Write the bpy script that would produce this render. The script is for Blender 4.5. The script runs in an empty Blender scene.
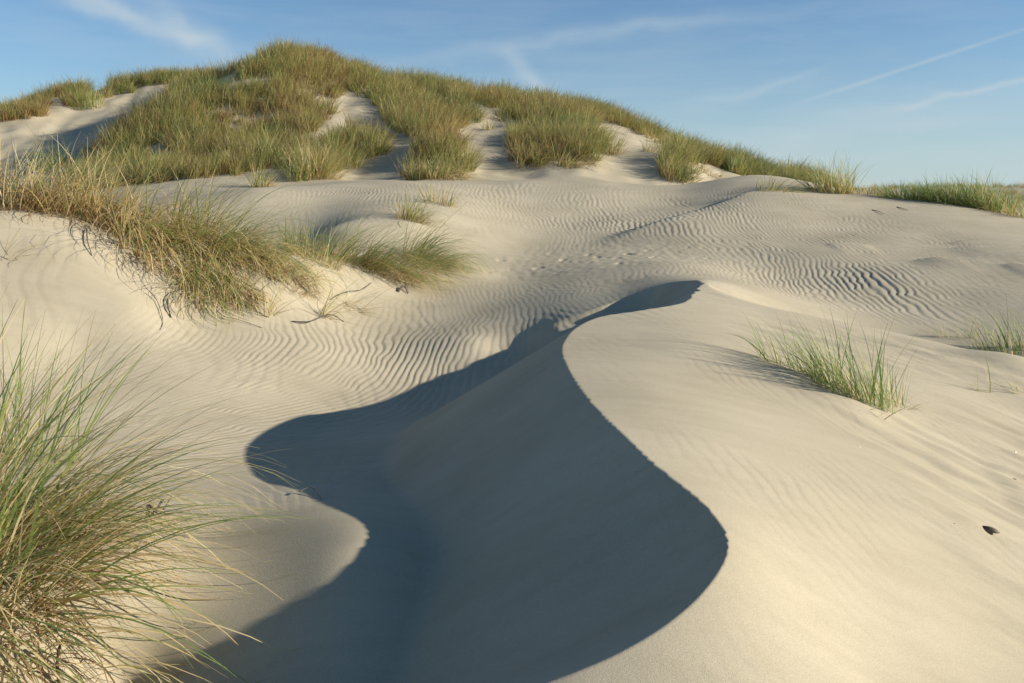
import bpy, math, random
import numpy as np
from math import radians as R

random.seed(4)
RNG = np.random.default_rng(4)
scene = bpy.context.scene
col = scene.collection

# ------------------------------------------------------------------ camera
CAMZ = 3.0                                   # eye height over the sea-level datum
F, HZ = 796.0, 188.0
PITCH = math.atan((341.5 - HZ) / F)
CP, SP = math.cos(PITCH), math.sin(PITCH)
SUN_AZ, SUN_EL = R(9), R(20)                 # light travels towards -x and a little +y

cam = bpy.data.objects.new('camera', bpy.data.cameras.new('camera'))
col.objects.link(cam)
cam.location = (0, 0, CAMZ)
cam.rotation_euler = (math.pi / 2 - PITCH, 0, 0)
cam.data.sensor_width = 36
cam.data.lens = F * 36 / 1024
cam.data.clip_start = 0.05
cam.data.clip_end = 9000
scene.camera = cam


def ray(px, py):
    u = (np.asarray(px, float) - 512) / F
    v = (341.5 - np.asarray(py, float)) / F
    return np.stack([u, CP + v * SP, -SP + v * CP], -1)


def at_z(px, py, z):                         # survey point at height z below the eye
    d = ray(px, py)
    return d * (z / d[..., 2])


def at_y(px, py, y):                         # survey point at distance y
    d = ray(px, py)
    return d * (y / d[..., 1])


def pix(p):
    p = np.asarray(p, float)
    yc = p[..., 1] * CP - p[..., 2] * SP
    zc = p[..., 1] * SP + p[..., 2] * CP
    return 512 + F * p[..., 0] / yc, 341.5 - F * zc / yc


# ------------------------------------------------------------------ noise
def _hash(i, j, s):
    h = (i * 374761393 + j * 668265263 + s * 1442695041) & 0xFFFFFFFF
    h = ((h ^ (h >> 13)) * 1274126177) & 0xFFFFFFFF
    return ((h ^ (h >> 16)) & 0xFFFF) / 65535.0


def noise(x, y, seed=0):                     # smooth gradient noise about -1..1
    xi = np.floor(x).astype(np.int64); yi = np.floor(y).astype(np.int64)
    xf = x - xi; yf = y - yi
    u = xf * xf * xf * (xf * (xf * 6 - 15) + 10); v = yf * yf * yf * (yf * (yf * 6 - 15) + 10)

    def g(i, j, dx, dy):
        a = _hash(i, j, seed) * 2 * math.pi
        return np.cos(a) * dx + np.sin(a) * dy
    n00 = g(xi, yi, xf, yf); n10 = g(xi + 1, yi, xf - 1, yf)
    n01 = g(xi, yi + 1, xf, yf - 1); n11 = g(xi + 1, yi + 1, xf - 1, yf - 1)
    return 1.5 * ((n00 * (1 - u) + n10 * u) * (1 - v) + (n01 * (1 - u) + n11 * u) * v)


def fbm(x, y, seed=0, o=3):
    t = 0; a = 1.0
    for k in range(o):
        t = t + a * noise(x * 2 ** k, y * 2 ** k, seed + k); a *= .5
    return t


def sstep(a, b, x):
    t = np.clip((x - a) / (b - a), 0, 1)
    return t * t * (3 - 2 * t)


# ------------------------------------------------------------------ thin-plate surfaces
class TPS:
    def __init__(self, pts, smooth=1e-3):
        P = np.asarray(pts, float)
        self.c = P[:, :2]
        n = len(P)
        K = self.k(np.linalg.norm(P[:, None, :2] - P[None, :, :2], axis=2)) + smooth * np.eye(n)
        Q = np.c_[np.ones(n), P[:, :2]]
        A = np.block([[K, Q], [Q.T, np.zeros((3, 3))]])
        self.w = np.linalg.solve(A, np.r_[P[:, 2], 0, 0, 0])

    @staticmethod
    def k(r):
        r2 = r * r
        return .5 * r2 * np.log(r2 + 1e-9)

    def __call__(self, x, y):
        out = np.empty_like(x)
        for a in range(0, len(x), 40000):
            s = slice(a, a + 40000)
            d2 = (x[s, None] - self.c[:, 0]) ** 2 + (y[s, None] - self.c[:, 1]) ** 2
            out[s] = (.5 * d2 * np.log(d2 + 1e-9)) @ self.w[:-3] + self.w[-3] + self.w[-2] * x[s] + self.w[-1] * y[s]
        return out


# floor, bank, swell and hill: (px, py, 'z'|'y', value)
FL = []
def fz(*a):
    for px, py, z in a: FL.append(at_z(px, py, z))
def fy(*a):
    for px, py, y in a: FL.append(at_y(px, py, y))

# foot of the cast shadow, lobe and left mound
fz((247, 445, -1.95), (246, 458, -1.88), (252, 472, -1.81), (270, 482, -1.74), (305, 488, -1.65), (335, 505, -1.575),
   (370, 536, -1.515), (330, 578, -1.59), (290, 600, -1.66), (240, 628, -1.74), (180, 658, -1.83), (120, 683, -1.92))
fz((60, 640, -1.72), (120, 600, -1.66), (200, 540, -1.64), (60, 520, -1.5), (120, 490, -1.6), (0, 480, -1.5),
   (0, 600, -1.58), (180, 480, -1.71), (200, 450, -1.86))
fz((440, 500, -1.75), (480, 600, -1.75), (420, 440, -1.9), (360, 640, -1.69), (480, 440, -1.9), (420, 550, -1.6))
# rim of the hollow behind the dune's nose
RIM = [(712, 282.5, 8.35, .3), (700, 281.5, 8.55, .32), (690, 281, 8.75, .32), (671, 282.5, 9.0, .32), (655, 286.6, 9.15, .31), (638, 293, 9.15, .29), (622, 299, 9.1, .26), (600, 307, 8.95, .16),
       (581, 314, 8.88, .07), (555, 323, 8.85, .0), (532, 332, 8.8, .0)]
RIMP = np.array([list(at_y(a, b, c)) + [d] for a, b, c, d in RIM])
FL.extend(tuple(p[:3]) for p in RIMP[1:-1])
# rippled floor
fz((150, 430, -1.86), (60, 400, -1.74), (0, 400, -1.66), (150, 380, -1.76), (260, 425, -1.98), (330, 395, -2.0), (200, 350, -1.63),
   (300, 350, -1.70), (80, 350, -1.55), (0, 350, -1.46), (380, 340, -1.73), (440, 374, -1.93), (500, 350, -1.77), (440, 310, -1.58),
   (525, 343, -1.70), (440, 345, -1.73), (475, 343, -1.70), (510, 328, -1.60), (520, 315, -1.52), (580, 292, -1.29), (620, 284, -1.206), (655, 277, -1.107), (700, 277, -1.06), (735, 283, -1.12),
   (600, 265, -1.12), (680, 265, -1.08),
   (500, 275, -1.3), (540, 255, -1.1), (750, 284, -1.25), (600, 250, -1.02))
# left bank: toe, face, shoulder, back
fy((0, 300, 7.9), (0, 250, 8.6), (0, 215, 9.1), (60, 290, 8.2), (60, 240, 8.9), (60, 218, 9.3), (130, 310, 8.2), (130, 270, 8.9),
   (120, 235, 9.4), (190, 320, 8.6), (200, 280, 9.2), (190, 250, 9.7), (270, 315, 9.0), (280, 280, 9.6), (280, 258, 10.2),
   (340, 310, 9.8), (350, 280, 10.7), (350, 260, 11.3), (420, 290, 11.2), (420, 265, 12.0), (470, 270, 12.0), (440, 250, 12.8))
fz((60, 232, -.62), (160, 240, -.75), (300, 245, -.95))
FL.append((-6.5, 12.5, -.75)); FL.append((-9, 14, -.6)); FL.append((-4.5, 12.2, -.95)); FL.append((-3.2, 12.6, -1.0)); FL.append((-12, 9.5, .1))
# brow field in front of the hill
fy((330, 230, 13.0), (350, 212, 14.5), (410, 222, 13.7), (430, 203, 15.3), (260, 190, 16.0), (300, 188, 17.0), (330, 185, 18.0), (440, 183, 18.6),
   (520, 240, 14.2), (520, 215, 16.2), (520, 195, 18.0), (520, 183, 19.4), (600, 235, 14.6), (600, 215, 16.5), (600, 195, 18.2),
   (600, 183, 19.6), (680, 205, 17.5), (680, 195, 18.4), (690, 184, 20.0), (750, 186, 20.5), (330, 200, 15.8))
# the swell on the right
fy((680, 235, 14.2), (700, 218, 15.6), (740, 200, 16.8), (790, 194, 17.2), (870, 195, 17.2), (950, 203, 16.8), (1024, 216, 15.6),
   (700, 255, 12.6), (760, 225, 14.6), (800, 255, 12.4), (860, 225, 14.4), (900, 245, 12.8), (850, 285, 10.8), (900, 285, 10.6),
   (960, 262, 11.6), (1024, 258, 11.6), (1000, 235, 13.6), (1024, 300, 9.8), (960, 300, 10.0), (780, 280, 11.3), (920, 325, 9.0),
   (980, 330, 8.7), (1024, 340, 8.2), (860, 308, 9.8))
for p in ((6, 21, -.6), (9.5, 21, -.75), (12, 18, -.9), (14, 14, -1.1), (10, 9, -1.5), (8, 5, -1.9), (7, 0, -2.1), (14, 30, -.9), (20, 24, -1.1),
          (1.4, 5.2, -1.95), (1.8, 3.5, -2.0), (2.5, 2.0, -2.1), (.3, 3.2, -1.95), (1, 1, -2.0), (-1, 1.2, -1.9), (-3, 1, -1.8), (-5, 3, -1.5),
          (-7, 6, -1.1), (0, -3, -1.8), (5, -4, -2.2), (-6, -4, -1.7), (2.6, 7.6, -1.75), (4, 6, -1.95)):
    FL.append(p)
# the hill: hollow behind the brow, front, ridge line, back
fy((280, 186, 20.2), (430, 178, 21.2), (520, 178, 21.4), (610, 178, 21.6), (380, 182, 20.8))
fy((250, 168, 21.8), (200, 168, 22.5), (160, 178, 21.8), (300, 150, 24), (250, 125, 26.5), (250, 95, 28.5), (340, 112, 27.5), (350, 145, 24.5),
   (330, 172, 22), (388, 168, 23.0), (385, 185, 21.0), (440, 152, 22.8), (440, 135, 25), (450, 112, 28), (490, 140, 25.2), (490, 168, 22.6), (545, 150, 23.2),
   (560, 132, 26), (600, 168, 22.4), (620, 138, 25.5), (645, 176, 22.4), (678, 160, 23.2), (690, 172, 22.6), (700, 162, 24.4), (740, 178, 23),
   (300, 58, 31.5), (230, 76, 30.5), (175, 100, 29.5), (120, 135, 27), (85, 165, 25.5), (370, 84, 31.5), (430, 90, 32.5), (500, 100, 33.5),
   (560, 110, 33.5), (620, 124, 32.5), (680, 150, 31), (740, 173, 29.5), (790, 188, 28), (840, 191, 27))
fy((0, 118, 37), (50, 100, 37.5), (100, 90, 39.5), (125, 86, 40), (150, 82, 40), (185, 79, 40), (30, 140, 32), (80, 128, 34), (130, 104, 37), (155, 100, 37), (20, 165, 28), (40, 115, 35))
for p in ((-18, 50, 1.5), (-8, 42, 2.5), (0, 44, 1.2), (8, 44, .4), (14, 40, -.6), (-30, 50, 2), (20, 40, -.8), (0, 58, -.8), (-20, 65, 0), (-28, 30, 2.0), (-24, 36, 3.0)):
    FL.append(p)
FT = TPS(FL, .006)

# the dune in the foreground: its brink from the far right round the nose to the sharp crest near the camera
BR = [(1110, 392, -1.58, .33), (1024, 362, -1.44, .33), (940, 341, -1.34, .33), (880, 327, -1.26, .33), (800, 311, -1.14, .35), (750, 300, -1.07, .4), (716, 289, -1.015, .5)]
CRS = [(704, 283.3, -1.0, .62), (694, 293, -1.0, .65), (683, 302.5, -1.01, .65), (642, 310, -1.02, .65), (601, 316.5, -1.04, .65), (577, 327, -1.05, .65), (565, 340, -1.06, .65), (562, 352, -1.06, .65),
       (568, 368, -1.06, .65), (580, 388, -1.065, .65), (600, 412, -1.07, .65), (625, 436, -1.075, .65), (650, 460, -1.08, .65), (675, 480, -1.085, .65),
       (700, 500, -1.09, .65), (718, 520, -1.095, .65), (728, 542, -1.1, .65), (722, 565, -1.117, .65), (700, 595, -1.134, .65), (665, 625, -1.15, .65),
       (620, 652, -1.168, .65), (575, 672, -1.184, .65), (545, 683, -1.2, .65)]
ctl = np.array([list(at_z(a, b, c)) + [s] for a, b, c, s in BR + CRS])
ctl = np.vstack([ctl, [[-.25, 1.66, -1.27, .65], [-.75, 1.35, -1.42, .65], [-1.5, .7, -1.7, .65], [-2.2, -.3, -1.9, .65]]])


def spline(P, n=14):                          # Catmull-Rom through the control points
    out = []
    for i in range(len(P) - 1):
        p0 = P[max(i - 1, 0)]; p1 = P[i]; p2 = P[i + 1]; p3 = P[min(i + 2, len(P) - 1)]
        for k in range(n):
            t = k / n
            m1 = (p2 - p0) / 2; m2 = (p3 - p1) / 2
            out.append((2 * t ** 3 - 3 * t ** 2 + 1) * p1 + (t ** 3 - 2 * t ** 2 + t) * m1 + (-2 * t ** 3 + 3 * t ** 2) * p2 + (t ** 3 - t ** 2) * m2)
    out.append(P[-1])
    return np.array(out)


CRV = spline(ctl, 8)
NBR = len(BR) * 8
WP = [tuple(p[:3]) for p in CRV[::4]]
for px, py, z in ((700, 340, -1.08), (640, 335, -1.06), (650, 390, -1.08), (760, 340, -1.17), (760, 400, -1.2), (850, 400, -1.31), (900, 370, -1.38), (960, 400, -1.47),
                  (1024, 420, -1.60), (780, 500, -1.22), (860, 470, -1.34), (950, 500, -1.5), (1024, 520, -1.66), (1024, 470, -1.64), (800, 600, -1.25), (900, 600, -1.42),
                  (1024, 640, -1.62), (740, 650, -1.2), (880, 683, -1.42), (640, 683, -1.19)):
    WP.append(tuple(at_z(px, py, z)))
for p in ((.9, .9, -1.32), (2.0, 0, -1.7), (3.5, 1.5, -1.9), (0, 0, -1.45), (0, -3, -1.7), (5, 4, -1.95), (4, -4, -2.2)):
    WP.append(p)
WT = TPS(WP, .002)


def inpoly(px, py, poly):
    r = np.zeros(len(px), bool); n = len(poly)
    for i in range(n):
        x1, y1 = poly[i]; x2, y2 = poly[(i + 1) % n]
        c = ((y1 > py) != (y2 > py))
        with np.errstate(divide='ignore', invalid='ignore'):
            xi = (x2 - x1) * (py - y1) / (y2 - y1 + 1e-12) + x1
        r ^= c & (px < xi)
    return r


INSIDE = [tuple(p[:2]) for p in CRV] + [(-2, -9), (14, -9), (14, 4)]


def curve_dist(x, y):
    A = CRV[:-1]; B = CRV[1:] - CRV[:-1]
    L2 = (B[:, :2] ** 2).sum(1)
    D = np.empty_like(x); Z = np.empty_like(x); S = np.empty_like(x); T = np.empty_like(x); E = np.empty_like(x)
    seg = np.sqrt(L2); cum = np.r_[0, np.cumsum(seg)]
    for a in range(0, len(x), 20000):
        s = slice(a, a + 20000)
        dx = x[s, None] - A[:, 0]; dy = y[s, None] - A[:, 1]
        t = np.clip((dx * B[:, 0] + dy * B[:, 1]) / L2, 0, 1)
        ex = dx - t * B[:, 0]; ey = dy - t * B[:, 1]
        d2 = ex * ex + ey * ey
        i = d2.argmin(1); r = np.arange(len(i))
        D[s] = np.sqrt(d2[r, i])
        E[s] = (A[:, 2] + t * B[:, 2] - (A[:, 3] + t * B[:, 3]) * np.sqrt(d2)).max(1)
        tt = t[r, i]
        Z[s] = A[i, 2] + tt * B[i, 2]; S[s] = A[i, 3] + tt * B[i, 3]; T[s] = cum[i] + tt * seg[i]
    D = np.where(inpoly(x, y, INSIDE), -D, D)                # + on the lee side
    return D, Z, S, T, E


_cum = np.r_[0, np.cumsum(np.linalg.norm(np.diff(CRV[:, :2], axis=0), axis=1))]
T_TIP = _cum[NBR]; T_A = _cum[NBR + 7 * 8]; T_B = _cum[NBR + 16 * 8]


def smax(a, b, k):
    h = np.clip(.5 + .5 * (a - b) / k, 0, 1)
    return b + (a - b) * h + k * h * (1 - h)


def smin(a, b, k):
    return -smax(-a, -b, k)


def wpt(px, py, z):
    p = at_z(px, py, z); return p[0], p[1]


def ripple(phase):                            # slightly asymmetric ridges
    s = np.sin(phase)
    return s + .28 * np.sin(2 * phase + .6)


def blob(x, y, cx, cy, rx, ry, rot=0, soft=.5):
    c, s = math.cos(rot), math.sin(rot)
    u = ((x - cx) * c + (y - cy) * s) / rx; v = (-(x - cx) * s + (y - cy) * c) / ry
    return 1 - sstep(1 - soft, 1 + soft, np.sqrt(u * u + v * v))


TOE = np.array([at_z(*p)[:2] for p in ((-300, 350, -1.4), (0, 345, -1.45), (150, 335, -1.55), (250, 330, -1.55), (330, 322, -1.6), (400, 305, -1.55), (470, 285, -1.4), (505, 266, -1.25))])


SW_A = at_y(598, 238, 14.3)[:2]; _b = at_y(752, 193, 17.8)[:2]
SW_L = np.linalg.norm(_b - SW_A); SW_D = (_b - SW_A) / SW_L


MOUNDS = []
for _p, _z, _r in (((800, 376), -1.2, (.3, .14, .035)), ((850, 402), -1.28, (.3, .16, .05)), ((893, 408), -1.36, (.14, .1, .02)), ((1012, 356), -1.4, (.35, .2, .06)), ((976, 526), -1.55, (.11, .03, .012)), ((990, 535), -1.57, (.07, .05, -.008)),
                   ((412, 226), -.62, (.5, .35, .1)), ((441, 208), -.35, (.5, .3, .06))):
    _q = at_z(*_p, _z); MOUNDS.append((_q[0], _q[1]) + _r)
DRIFT = at_z(1012, 492, -1.62)[:2]


def height(x, y, fine=True):
    """terrain height below the eye"""
    x = np.asarray(x, float).ravel(); y = np.asarray(y, float).ravel()
    f = FT(x, y)
    far = np.hypot(x, y)
    f = np.clip(f, -3, 9)
    w = sstep(44, 62, far) + sstep(-2, -9, y) * (1 - sstep(44, 62, far))
    plain = -1.35 + 1.0 * sstep(55, 90, far) * (1 + .9 * noise(x / 34, y / 30, 51)) - 3.0 * sstep(110, 240, far)
    f = f * (1 - w) + plain * w
    hill = sstep(20, 23, y) * (1 - w)
    f = f + hill * (.16 * fbm(x / 2.6, y / 2.6, 5) + .05 * noise(x / .7, y / .7, 9))
    near = (far < 16) & (y > -3)
    f = f + (.008 + .02 * sstep(7, 12, y)) * fbm(x / 2.2, y / 2.2, 21, 2) * (1 - hill)
    sx, sy = x - SW_A[0], y - SW_A[1]
    s_al = (sx * SW_D[0] + sy * SW_D[1]) / SW_L; s_ac = sx * SW_D[1] - sy * SW_D[0]
    f = f + .17 * sstep(-.05, .55, s_ac) * (1 - sstep(.6, 3.2, s_ac)) * sstep(-.12, .25, s_al) * (1 - sstep(.8, 1.15, s_al))
    hm = (np.abs(x - .9) < 3) & (np.abs(y - 8) < 4)
    if hm.any():
        xh, yh = x[hm], y[hm]
        best = np.full(len(xh), 1e9); dep = np.zeros(len(xh)); sgn = np.zeros(len(xh))
        for q in range(len(RIMP) - 1):
            ax, ay, _, da = RIMP[q]; bx, by, _, db = RIMP[q + 1]
            ex, ey = bx - ax, by - ay
            t = np.clip(((xh - ax) * ex + (yh - ay) * ey) / (ex * ex + ey * ey), 0, 1)
            px_, py_ = xh - ax - t * ex, yh - ay - t * ey
            dd = np.hypot(px_, py_); u = dd < best
            best = np.where(u, dd, best); dep = np.where(u, da + t * (db - da), dep)
            sgn = np.where(u, np.sign(ex * (yh - ay) - ey * (xh - ax)), sgn)
        dd = np.where(sgn > 0, best, 0)
        f[hm] -= dep * np.clip(dd / np.maximum(dep / .6, 1e-3), 0, 1) * (1 - sstep(.7, 1.9, dd))
    z = f.copy()
    lee = np.zeros_like(x); dune = np.zeros_like(x)
    if near.any():
        xn, yn = x[near], y[near]
        D, Z, S, T, E = curve_dist(xn, yn)
        D0 = D.copy()
        if fine:
            # wind-nibbled scallops along the sharp crest
            m = sstep(T_A - .4, T_A + .1, T) * (1 - sstep(T_B - .05, T_B + .25, T))
            ph = T * 38 + 7 * noise(T * 3.1, T * 0, 3)
            fr = (ph / math.pi) % 1.0
            D = D + m * .024 * (fr - sstep(.78, 1, fr) - .4) * np.clip(.55 + 1.0 * noise(T * 3.3, T * 0 + 5, 17), .1, 1.3) * np.exp(-(D0 / .07) ** 2)
            m2 = np.exp(-((T - T_TIP - .55) / .5) ** 2)
            D = D + m2 * np.exp(-(D0 / .15) ** 2) * .07 * noise(T * 5.5, T * 0 + 3, 8)
        k = np.where(T < T_TIP, .10, .012)
        k = .007 + .09 * sstep(T_TIP, T_TIP - 1.2, T)
        W = WT(xn, yn)
        W = np.where(D < 0, np.minimum(W, Z + 1.0), W)
        lz = np.where(D0 > 0, E, Z) - S * (D - np.maximum(D0, 0))
        d = smin(np.where(D > 0, Z + .1 * D, W), lz, k)
        if fine:
            wind = np.clip(-D / .5, 0, 1)
            q = xn * .88 - yn * .47; p = xn * .47 + yn * .88
            d = d + np.exp(-(D0 / .03) ** 2) * 0 + np.clip(D0 / .15, 0, 1) * (.003 * noise(T * 5, D0 / 1.5, 35) + .0012 * noise(T * 22, D0 / .7, 36)) * (D0 > 0)
            d = d + wind * .0007 * ripple(2 * math.pi * (xn * .93 + yn * .3 + .12 * noise(xn / .6, yn / .8, 83) + .03 * noise(xn / .15, yn / .2, 84)) / .075) * sstep(-.3, .4, noise(xn / .7, yn / .9, 85))
            d = d + wind * (.006 * fbm(q / 1.7, p / .55, 31, 3)
                            + sstep(1.5, 2.4, xn) * .022 * fbm(q / .8, p / .16, 33, 3) * sstep(-.2, .5, noise(xn * .8, yn * .8, 12) + .3))
        fn = f[near]
        kk = .045
        zz = smax(fn, d, kk)
        z[near] = zz
        dm = sstep(-.05, .12, d - fn)
        dune[near] = dm
        lee[near] = dm * (D > 0)
    if fine:
        # wind ripples: crests run away from the viewer, across the wind
        ok = far < 26
        xr, yr = x[ok], y[ok]
        g = .34 * noise(xr / 2.6, yr / 3.4, 61) + .10 * noise(xr / .9, yr / 1.3, 62) + .036 * noise(xr / .25, yr / .4, 63) + .075 * np.clip(noise(xr / .45, yr / .33, 64) - .1, 0, 1) - .06 * np.clip(noise(xr / .6, yr / .4, 65) - .2, 0, 1)
        g = g - .8 * (yr - 7.5) * sstep(-.4, -2.3, xr) * (1 - sstep(7.6, 9.6, yr)) + .1 * (yr - 10) * sstep(9, 12, yr) * sstep(2, -1, xr)
        lam = .086
        ph = 2 * math.pi * (xr + g) / lam
        m = (blob(xr, yr, -1.9, 6.7, 2.6, 2.2, 0, .45) * 1.15 + blob(xr, yr, -.6, 10.0, 1.9, 3.0, -.05, .4) * .5
             + blob(xr, yr, .6, 17.2, 4.6, 2.2, 0, .35) * 1.2 + blob(xr, yr, 3.8, 13.4, 2.6, 3.8, .35, .5) * 1.25
             + blob(xr, yr, 6.4, 15.0, 3.4, 2.8, .2, .5) * .5 + blob(xr, yr, -3.2, 15.2, 1.6, 2.6, 0, .5) * .6 + blob(xr, yr, 4.7, 10.6, .9, 1.2, .3, .6) * .8)
        m = m * (1 - sstep(-.25, .15, yr - np.interp(xr, TOE[:, 0], TOE[:, 1])) * sstep(1.2, .6, xr) * (yr < 13.5))
        m = m * (1 - .9 * blob(xr, yr, 1.5, 12.4, 1.7, 1.2, .1, .4)); m = np.clip(m, 0, 2.0) * (1 - dune[ok]) * np.clip((.72 + .5 * noise(xr / 1.1, yr / 1.6, 71) + .25 * noise(xr / .35, yr / .6, 72)), .08, 1.15)
        z[ok] = z[ok] + .0031 * np.clip(m, 0, 2) * ripple(ph)
        # faint ripples left on the bank face and the windward face
        m2 = .0012 * sstep(4.5, 6.5, yr) * sstep(-.2, .5, noise(xr / .9, yr / .9, 81)) * (1 - sstep(14, 18, yr))
        z[ok] = z[ok] + m2 * ripple(2 * math.pi * (xr * .8 + yr * .35 + .3 * noise(xr, yr, 82)) / .16)
        # trampled, broken patch on the floor behind the dune nose
        tm = blob(xr, yr, 1.6, 12.6, 1.8, 1.1, .1, .5)
        z[ok] = z[ok] + tm * (.028 * np.clip(fbm(xr / .5, yr / .4, 91, 3) - .5, 0, 1) - .09 * np.clip(fbm(xr / .3, yr / .25, 92, 2) - .62, 0, .6) + .006 * noise(xr / .12, yr / .12, 95))
        # little broken ledges on the swell at the right edge
        tm = blob(xr, yr, 7.3, 12.2, 1.8, 1.0, -.15, .5)
        z[ok] = z[ok] + tm * .03 * (sstep(.0, .3, fbm(xr / 4.5, yr / .7, 97, 2)) - 1)
        for lx, ly, lw, lh, sd in ((6.9, 11.75, 1.1, .07, 3), (7.6, 11.2, .9, .055, 5), (7.9, 12.5, 1.2, .05, 9), (5.4, 12.9, .4, .02, 11)):
            edge = ly + .16 * noise(xr * 1.6, xr * 0 + sd, 57) + .05 * noise(xr * 6, xr * 0 + sd, 58) - .12 * (xr - lx)
            z[ok] = z[ok] + lh * (1 - sstep(lw * .5, lw, np.abs(xr - lx))) * sstep(-.9, 0, yr - edge) * (1 - sstep(0, .05, yr - edge))
        # sand heaped round the tufts on the flank, drifted bank and scour beside the shell
        for cx, cy, rx_, ry_, hh in MOUNDS:
            z[ok] = z[ok] + hh * np.exp(-((xr - cx) / rx_) ** 2 - ((yr - cy) / ry_) ** 2)
        dx_, dy_ = xr - DRIFT[0], yr - DRIFT[1]
        z[ok] = z[ok] + .022 * sstep(-.1, .1, dx_ + .12 * noise(yr * 5, yr * 0, 59) - .25 * dy_) * np.exp(-(dx_ / .7) ** 2 - (dy_ / .38) ** 2)
    return z


def H(x, y):
    return float(height(np.array([x]), np.array([y]), True)[0])


_t = np.geomspace(1.2, 70, 900)


def ground(px, py):
    """where the sight line to a survey mark meets the ground"""
    d = ray(px, py)
    P = d[None] * _t[:, None]
    h = height(P[:, 0], P[:, 1], False)
    i = np.argmax(P[:, 2] < h)
    if i == 0: return None
    a, b = _t[i - 1], _t[i]
    for _ in range(3):
        tt = np.linspace(a, b, 12); P = d[None] * tt[:, None]
        h = height(P[:, 0], P[:, 1], False); j = max(1, int(np.argmax(P[:, 2] < h)))
        a, b = tt[j - 1], tt[j]
    p = d * b
    return p[0], p[1], H(p[0], p[1])


# ------------------------------------------------------------------ materials
def mat(name):
    m = bpy.data.materials.new(name); m.use_nodes = True
    nt = m.node_tree; nt.nodes.clear()
    return m, nt, nt.nodes, nt.links


def sand_material():
    m, nt, N, L = mat('sand')
    out = N.new('ShaderNodeOutputMaterial'); bs = N.new('ShaderNodeBsdfPrincipled')
    geo = N.new('ShaderNodeNewGeometry')
    n1 = N.new('ShaderNodeTexNoise'); n1.inputs['Scale'].default_value = 1.3; n1.inputs['Detail'].default_value = 5
    n2 = N.new('ShaderNodeTexNoise'); n2.inputs['Scale'].default_value = 420; n2.inputs['Detail'].default_value = 2
    n3 = N.new('ShaderNodeTexNoise'); n3.inputs['Scale'].default_value = 90; n3.inputs['Detail'].default_value = 3
    for n in (n1, n2, n3): L.new(geo.outputs['Position'], n.inputs['Vector'])
    r1 = N.new('ShaderNodeValToRGB')
    r1.color_ramp.elements[0].position = .3; r1.color_ramp.elements[0].color = (.465, .403, .275, 1)
    r1.color_ramp.elements[1].position = .7; r1.color_ramp.elements[1].color = (.54, .47, .328, 1)
    L.new(n1.outputs['Fac'], r1.inputs['Fac'])
    r2 = N.new('ShaderNodeValToRGB')
    r2.color_ramp.elements[0].position = .28; r2.color_ramp.elements[0].color = (.62, .60, .58, 1)
    r2.color_ramp.elements[1].position = .68; r2.color_ramp.elements[1].color = (1.12, 1.12, 1.12, 1)
    L.new(n2.outputs['Fac'], r2.inputs['Fac'])
    sm = N.new('ShaderNodeMapping'); sm.inputs['Rotation'].default_value = (0, 0, R(-28)); sm.inputs['Scale'].default_value = (.9, 7, 4)
    L.new(geo.outputs['Position'], sm.inputs['Vector'])
    n4 = N.new('ShaderNodeTexNoise'); n4.inputs['Scale'].default_value = 1.6; n4.inputs['Detail'].default_value = 7; n4.inputs['Roughness'].default_value = .62
    L.new(sm.outputs[0], n4.inputs['Vector'])
    r4 = N.new('ShaderNodeValToRGB')
    r4.color_ramp.elements[0].position = .32; r4.color_ramp.elements[0].color = (.86, .85, .84, 1)
    r4.color_ramp.elements[1].position = .58; r4.color_ramp.elements[1].color = (1, 1, 1, 1)
    L.new(n4.outputs['Fac'], r4.inputs['Fac'])
    mx4 = N.new('ShaderNodeMix'); mx4.data_type = 'RGBA'; mx4.blend_type = 'MULTIPLY'; mx4.inputs[0].default_value = .45
    L.new(r1.outputs['Color'], mx4.inputs[6]); L.new(r4.outputs['Color'], mx4.inputs[7])
    mx = N.new('ShaderNodeMix'); mx.data_type = 'RGBA'; mx.blend_type = 'MULTIPLY'; mx.inputs[0].default_value = .8
    L.new(mx4.outputs[2], mx.inputs[6]); L.new(r2.outputs['Color'], mx.inputs[7])
    L.new(mx.outputs[2], bs.inputs['Base Color'])
    bs.inputs['Roughness'].default_value = .95
    bs.inputs['Specular IOR Level'].default_value = .15
    b = N.new('ShaderNodeBump'); b.inputs['Strength'].default_value = .3; b.inputs['Distance'].default_value = .003
    ad = N.new('ShaderNodeMath'); ad.operation = 'ADD'
    L.new(n2.outputs['Fac'], ad.inputs[0]); L.new(n3.outputs['Fac'], ad.inputs[1])
    L.new(ad.outputs[0], b.inputs['Height']); L.new(b.outputs['Normal'], bs.inputs['Normal'])
    L.new(bs.outputs[0], out.inputs['Surface'])
    return m


def blade_material(name, stops):
    """leaf colour by each leaf's own tint, paler towards its dry sheath"""
    m, nt, N, L = mat(name)
    out = N.new('ShaderNodeOutputMaterial')
    at = N.new('ShaderNodeAttribute'); at.attribute_name = 'tint'
    rp = N.new('ShaderNodeValToRGB')
    e = rp.color_ramp.elements
    while len(e) < len(stops): e.new(.5)
    for k, (p, c) in enumerate(stops): e[k].position = p; e[k].color = (*c, 1)
    L.new(at.outputs['Fac'], rp.inputs['Fac'])
    bs = N.new('ShaderNodeBsdfPrincipled'); bs.inputs['Roughness'].default_value = .55
    bs.inputs['Specular IOR Level'].default_value = .3
    tr = N.new('ShaderNodeBsdfTranslucent')
    mix = N.new('ShaderNodeMixShader'); mix.inputs[0].default_value = .42
    L.new(rp.outputs['Color'], bs.inputs['Base Color']); L.new(rp.outputs['Color'], tr.inputs['Color'])
    L.new(bs.outputs[0], mix.inputs[1]); L.new(tr.outputs[0], mix.inputs[2])
    L.new(mix.outputs[0], out.inputs['Surface'])
    return m


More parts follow.
